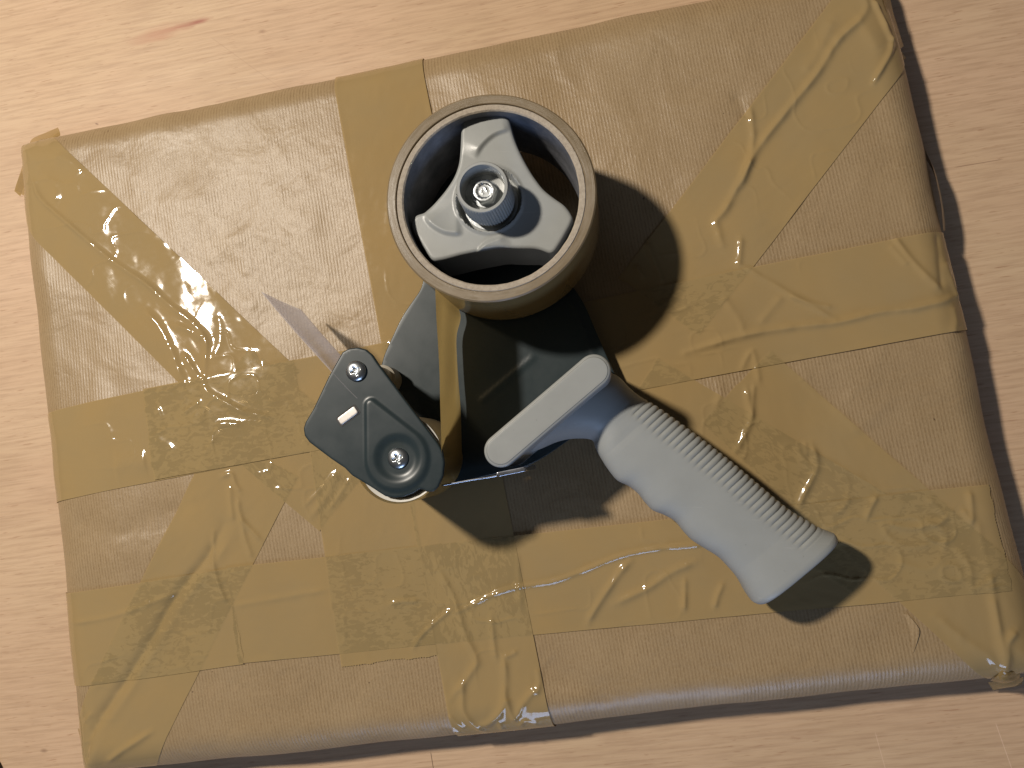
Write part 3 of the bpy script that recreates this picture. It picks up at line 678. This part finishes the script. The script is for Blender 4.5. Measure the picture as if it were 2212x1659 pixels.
def screw(c, z, r):
    def dome(X):
        q = (X - c) / r; rr = np.hypot(q[:, 0], q[:, 1]); a = math.radians(23); x = q[:, 0] * math.cos(a) + q[:, 1] * math.sin(a); y = -q[:, 0] * math.sin(a) + q[:, 1] * math.cos(a)
        h = .0022 * np.sqrt(np.clip(1 - .92 * rr ** 2, 0, 1)) - .0022
        arm = np.minimum(np.maximum(np.abs(x) - .48, np.abs(y) - .10), np.maximum(np.abs(y) - .48, np.abs(x) - .10))
        return h - .0015 * smoothstep(.06, -.05, arm) * smoothstep(.62, .2, rr)
    return puff('screw', circle(c, r), z + .0026, .0032, .0, M_zinc, fpl, .00028, dome, smooth=60)
screw(S1, PLT, 66 * KP); screw(S2, PLT - .0008, 67 * KP)
cc_ = P(*z2((632, 925)), PLT + .0006); a = math.radians(36)
rc = [cc_ + KP * (sx * 70 * np.array([math.cos(a), math.sin(a)]) + sy * 27 * np.array([-math.sin(a), math.cos(a)])) for sx, sy in ((-1, -1), (1, -1), (1, 1), (-1, 1))]
rs = [cc_ + KP * (sx * 80 * np.array([math.cos(a), math.sin(a)]) + sy * 36 * np.array([-math.sin(a), math.cos(a)])) for sx, sy in ((-1, -1), (1, -1), (1, 1), (-1, 1))]
M_dark = mat_simple('slot_shadow_black', (.012, .012, .013), .6)
puff('slot_shade', round_poly(rs, .0006), PLT + .00012, .0012, 0, M_dark, fpl, .001)  # black pad on the uncut plate, stands for the shade inside the opening
puff('clip', round_poly(rc, .0007), PLT + .0007, .002, .0004, M_clip, fpl, .0005)
# sleeve and roller between the plates
lathe('spacer_post', [(.0001, PLT - .001), (.0056, PLT - .001), (.0056, ZF + .013), (.0070, ZF + .0125), (.0070, ZF - .0005), (.0001, ZF - .0005)], S1, M_post, disp, 48)
rl = lathe('roller', [(.004, PLT - .006), (RRL - .0022, PLT - .006), (RRL - .0018, PLT - .0035), (RRL - .0002, PLT - .0032), (RRL, PLT - .004), (RRL, ZF + .003), (RRL - .001, ZF + .0025), (.004, ZF + .0025)], S2, M_white, disp, 96)
lathe('axle', [(.0001, PLT - .001), (.0042, PLT - .001), (.0042, ZF - .0005), (.0001, ZF - .0005)], S2, M_zinc, rl, 32)
# clear plastic tongue that holds the tape down
ft = spline([P(565, 632, ZT), P(625, 703, ZT), P(690, 775, ZT), P(745, 835, ZT), P(772, 862, ZT)], 10)
n = len(ft); zz = np.linspace(0, 1, 24); G = np.zeros((n, 24, 3))
for i in range(n):
    k = 1 - .0 * i / n
    G[i, :, 0] = ft[i, 0]; G[i, :, 1] = ft[i, 1]; G[i, :, 2] = ZT - zz * (ZT - ZB - .001)
s_ = np.linspace(0, 1, n)[:, None]
G[..., 0] += .0020 * np.sin(zz * math.pi)[None, :] * (1 - s_); G[..., 1] -= .0012 * np.sin(zz * math.pi)[None, :] * (1 - s_)
fl = gridmesh('plastic_tongue', G, mat_flap(), disp, 180)
sm = fl.modifiers.new('thickness', 'SOLIDIFY'); sm.thickness = .0004
# blade holder: plate across the tape with a saw-toothed lip
bp = resample(spline([P(1136, 1014, ZT - .006), P(1070, 1030, ZT - .006), P(1020, 1038, ZT - .006), P(966, 1048, ZT - .006)], 8), n=60)
nz = 120; zz = np.linspace(0, 1, nz); G = np.zeros((60, nz, 3))
G[..., 0] = bp[:, 0:1]; G[..., 1] = bp[:, 1:2]; G[..., 2] = (ZT - .006) - zz[None, :] * .044
dr = bp[-1] - bp[-6]; dr = dr / np.linalg.norm(dr); tooth = (np.abs(((zz * 18) % 1) - .5) * 2) * .0026
for k in range(6): G[54 + k, :, :2] += (tooth * (k + 1) / 6)[:, None] * dr[None, :]
bl = gridmesh('blade', G, M_blade, disp, 50); sm = bl.modifiers.new('thickness', 'SOLIDIFY'); sm.thickness = .0007
hb = P(1104, 1019, ZT - .004); a = math.atan2(*(P(1136, 1013, ZT) - P(1072, 1026, ZT))[::-1])
ux, uy = np.array([math.cos(a), math.sin(a)]), np.array([-math.sin(a), math.cos(a)])
puff('blade_bracket', round_poly([hb + ux * sx * .0068 + uy * sy * .0011 for sx, sy in ((-1, -1), (1, -1), (1, 1), (-1, 1))], .0006), ZT - .004, .046, .0004, M_blade, disp, .0006)

# handle: cross bar with inset cap, neck and grip
z3 = lambda p: (1017.5 + .4 * p[0], 725.5 + .4 * p[1])
ZH = T + .0615
b0, b1 = P(1081, 973.5, ZH), P(1283, 801, ZH); KH = np.linalg.norm(b1 - b0) / math.hypot(202, 172.5)
rbar = 36.6 * KH
ibar = stadium(b0, b1, 30.0 * KH)
hd = puff('handle_bar', stadium(b0, b1, rbar, 40), ZH, .0618, .0014, M_grey, disp, .0009, None, holes=[stadium(b0, b1, 30.35 * KH, 32)], smooth=50)
puff('cap_panel', stadium(b0, b1, 30.15 * KH, 32), ZH + .0001, .02, .0004, M_grey, hd, .0011)
hd['label'] = 'pill-shaped end of the handle bar with inset panel line'
UP = [(1280, 790), (1310, 803), (1338, 818), (1358, 838), (1380, 856), (1400, 867), (1417, 877), (1457, 905), (1517, 949), (1577, 995), (1637, 1045), (1697, 1095), (1740, 1122), (1769, 1139), (1797, 1150)]
LO = [(1120, 985), (1165, 972), (1205, 955), (1240, 948), (1277, 950), (1286, 966), (1293, 981), (1313, 1013), (1333, 1037), (1357, 1049), (1377, 1065), (1393, 1085), (1409, 1101), (1433, 1111), (1457, 1125), (1477, 1149), (1493, 1165), (1517, 1181), (1549, 1201), (1573, 1225), (1593, 1249), (1609, 1277), (1622, 1296)]
ZG = T + .0245
SP_U, SP_L = spline(PP(UP, ZG), 8), spline(PP(LO, ZG), 8)
iu, il = 4 * 8, 4 * 8                              # shoulder
NN, NG = 40, 420
upr = np.vstack([resample(SP_U[:iu + 1], n=NN)[:-1], resample(SP_U[iu:], n=NG)]); lor = np.vstack([resample(SP_L[:il + 1], n=NN)[:-1], resample(SP_L[il:], n=NG)])
ns = len(upr); NTH = 112
th = np.linspace(0, 2 * math.pi, NTH, endpoint=False)
sg = np.concatenate([np.linspace(-1, 0, NN)[:-1], np.linspace(0, 1, NG)])    # -1..0 neck, 0..1 grip
tz = np.where(sg < 0, np.interp(sg, [-1, -.75, -.4, -.12, 0], [.0225, .0185, .0158, .0146, .0144]), 0) 
tg = np.interp(sg, [0, .03, .07, .13, .5, .85, 1], [.0144, .0145, .0148, .0150, .0148, .0150, .0160])
tz = np.where(sg < 0, tz, tg)
zc = np.interp(sg, [-1, -.4, 0, .1, 1], [.033, .0305, .0275, .0260, .0235]) + T
axis = ((upr[-1] + lor[-1]) / 2 - (upr[NN] + lor[NN]) / 2); axis /= np.linalg.norm(axis)
rows = []
NR = 33
for i in range(ns):
    cen = (upr[i] + lor[i]) / 2; hw = (upr[i] - lor[i]) / 2; w = np.linalg.norm(hw); wd = hw / w
    e = 2.0 / (2.25 + .95 * float(smoothstep(.0, .12, np.array(sg[i]))))
    cx_, sz_ = np.sign(np.cos(th)) * np.abs(np.cos(th)) ** e, np.sign(np.sin(th)) * np.abs(np.sin(th)) ** e
    pts = np.zeros((NTH, 3)); acr = cx_
    x = w * cx_; zz_ = tz[i] * sz_
    if sg[i] > .015:
        ph = (sg[i] - .02) / (.955 - .02) * NR
        if 0 < ph < NR:
            g = 1 - abs(math.sin(math.pi * ph)) ** .6
            mk = smoothstep(.33, .50, acr) * min(1, ph * 2, (NR - ph) * 2)
            amp = .0009 * g * mk
            nx, nz_ = np.cos(th), np.sin(th)
            x = x - amp * nx * 1.0; zz_ = zz_ - amp * nz_ * .9
    # finger bumps swell the belly of the grip a little
    pts[:, :2] = cen + x[:, None] * wd; pts[:, 2] = zc[i] + zz_
    rows.append(pts)
# rounded butt
last = rows[-1]; cen = np.append((upr[-1] + lor[-1]) / 2, zc[-1])
for k in range(1, 11):
    t = k / 10 * math.pi / 2; f = 1 - (1 - math.cos(t)) * .10 * 1.0 if k < 10 else .0
    q = cen + (last - cen) * (1 - .085 * (1 - math.cos(t))); q[:, :2] += axis * .0034 * math.sin(t); rows.append(q)
endc = rows[-1].mean(0)
for f in (.93, .8, .5, .02): rows.append(endc + (rows[-1 - 0] - endc) * f if f == .93 else endc + (last - cen) * (f * .915) + 0 * cen)
gr = gridmesh('grip', np.array(rows), M_gripm, disp, 180, closed_j=True)
gr['label'] = 'grey grip with ribbed back and finger waves'

# hub with three arms inside the core
z1 = lambda p: (796.3 + .32 * p[0], 159.3 + .32 * p[1])
ZU = T + .0575
ho = [(630, 345), (650, 308), (700, 288), (800, 280), (895, 281), (932, 298), (950, 330), (972, 420), (1002, 500), (1045, 590), (1100, 685), (1170, 780), (1240, 835), (1310, 882), (1345, 925), (1368, 970), (1355, 1010), (1300, 1110), (1250, 1190), (1220, 1205), (1130, 1172), (1000, 1172), (870, 1166), (780, 1184), (640, 1212), (520, 1245), (450, 1256), (420, 1240), (350, 1130), (304, 1050), (294, 1000), (320, 955), (350, 942), (380, 935), (440, 882), (520, 790), (580, 700), (612, 610), (622, 500), (626, 400)]
HC = P(*z1((812, 850)), ZU); KU = np.linalg.norm(P(*z1((0, 850)), ZU) - P(*z1((1000, 850)), ZU)) / 1000
sw = [spline(PP([z1(p) for p in s], ZU), 8) for s in ([(720, 580), (760, 500), (830, 430), (900, 395), (960, 385)], [(365, 950), (420, 1020), (500, 1070), (580, 1085), (640, 1080)], [(930, 1080), (880, 1110), (800, 1140), (750, 1185), (720, 1230)])]
sw = [resample(q, n=120) for q in sw]
def hubrelief(X):
    z = np.zeros(len(X))
    for q in sw:
        d, t = seg_dist(X, q); k = np.clip((t * 119).astype(int), 0, 118)
        dv = q[k + 1] - q[k]; w = X - q[k]
        sd = d * np.sign(dv[:, 0] * w[:, 1] - dv[:, 1] * w[:, 0])
        tp = smoothstep(0, .25, t) * smoothstep(1, .85, t)
        z += tp * .0017 * smoothstep(-.0010, .0010, sd) * np.exp(-np.clip(sd, 0, 1) / .006) * np.where(sd > -.0012, 1, 0)
    rr = np.linalg.norm(X - HC, axis=1); r0_ = 212 * KU
    z += .0008 * smoothstep(r0_ + .0020, r0_ + .0006, rr) - .0065 * smoothstep(r0_ + .0003, r0_ - .0005, rr)
    return z
hub = puff('hub', HC + 1.02 * (round_poly(PP([z1(p) for p in ho], ZU), .003, 4) - HC), ZU, .034, .0016, M_grey, disp, .0007, hubrelief, smooth=45)
# knob, washer, bolt
KC = HC; rk = .0118; ZK = T + .0775
Kt = P(*z1((768, 772)), ZK); KZ = np.linalg.norm(P(*z1((0, 770)), ZK) - P(*z1((1000, 770)), ZK)) / 1000
rk = 176 * KZ
KC = .5 * (Kt + HC)
lathe('washer', [(.004, ZU - .0064), (.0128, ZU - .0064), (.0128, ZU - .0048), (.004, ZU - .0048)], HC, M_zinc, disp, 64)
kn = lathe('knob', [(.005, ZU - .005), (rk * .93, ZU - .005), (rk * .98, ZU - .001), (rk * 1.02, ZU + .002), (rk * 1.0, ZK - .0014), (rk * .985, ZK - .0004), (rk * .955, ZK), (rk * .86, ZK), (rk * .835, ZK - .0005), (rk * .79, ZK - .010), (rk * .45, ZK - .0108), (.0005, ZK - .0108)], KC, M_grey, disp, 360, 40,
           rfun=lambda i, t: (.00055 * (np.abs(np.sin(27 * t)) ** .8 - .6)) if 2 <= i <= 4 else 0)
hx = lambda r, k=0: [KC + r * np.array([math.cos(math.radians(60 * j + k)), math.sin(math.radians(60 * j + k))]) for j in range(6)]
RB = 86 * KZ
lathe('bolt_flange', [(.0005, ZK - .0108), (RB * 1.12, ZK - .0108), (RB * 1.10, ZK - .0098), (.0005, ZK - .0094)], KC, M_zinc, kn, 48)
def boltrel(X):
    q = X - KC; r = np.linalg.norm(q, axis=1)
    return -.0006 * smoothstep(RB * .62, RB * .54, r) + .0003 * np.clip(vnoise(X[:, 0] * 1600, X[:, 1] * 1600) * 2.4 - .3, 0, 1) * smoothstep(RB * .4, RB * .2, r) - .0006 * smoothstep(RB * .78, RB, r)
puff('bolt', round_poly(hx(RB, 12), .0006), ZK - .0052, .005, .0004, M_zinc, kn, .0004, boltrel)
# axle from the frame up through the hub
lathe('axle', [(.0001, ZK - .012), (.005, ZK - .012), (.005, ZF - .0005), (.0001, ZF - .0005)], HC, M_zinc, hub, 32)

# unidentified dark thing whose rim shows at the table's corner, built as a plain disc
dk = P(-60, 1690, .0)
lathe('disc', [(.0005, .0), (.0208, .0), (.0215, .0008), (.0215, .0032), (.0208, .004), (.0005, .004)], dk, mat_simple('dark_rubber', (.03, .022, .02), .6), None, 64)
prop(bpy.data.objects['disc'], 'edge of a small dark round coaster on the bare wood beside the parcel', 'disc')
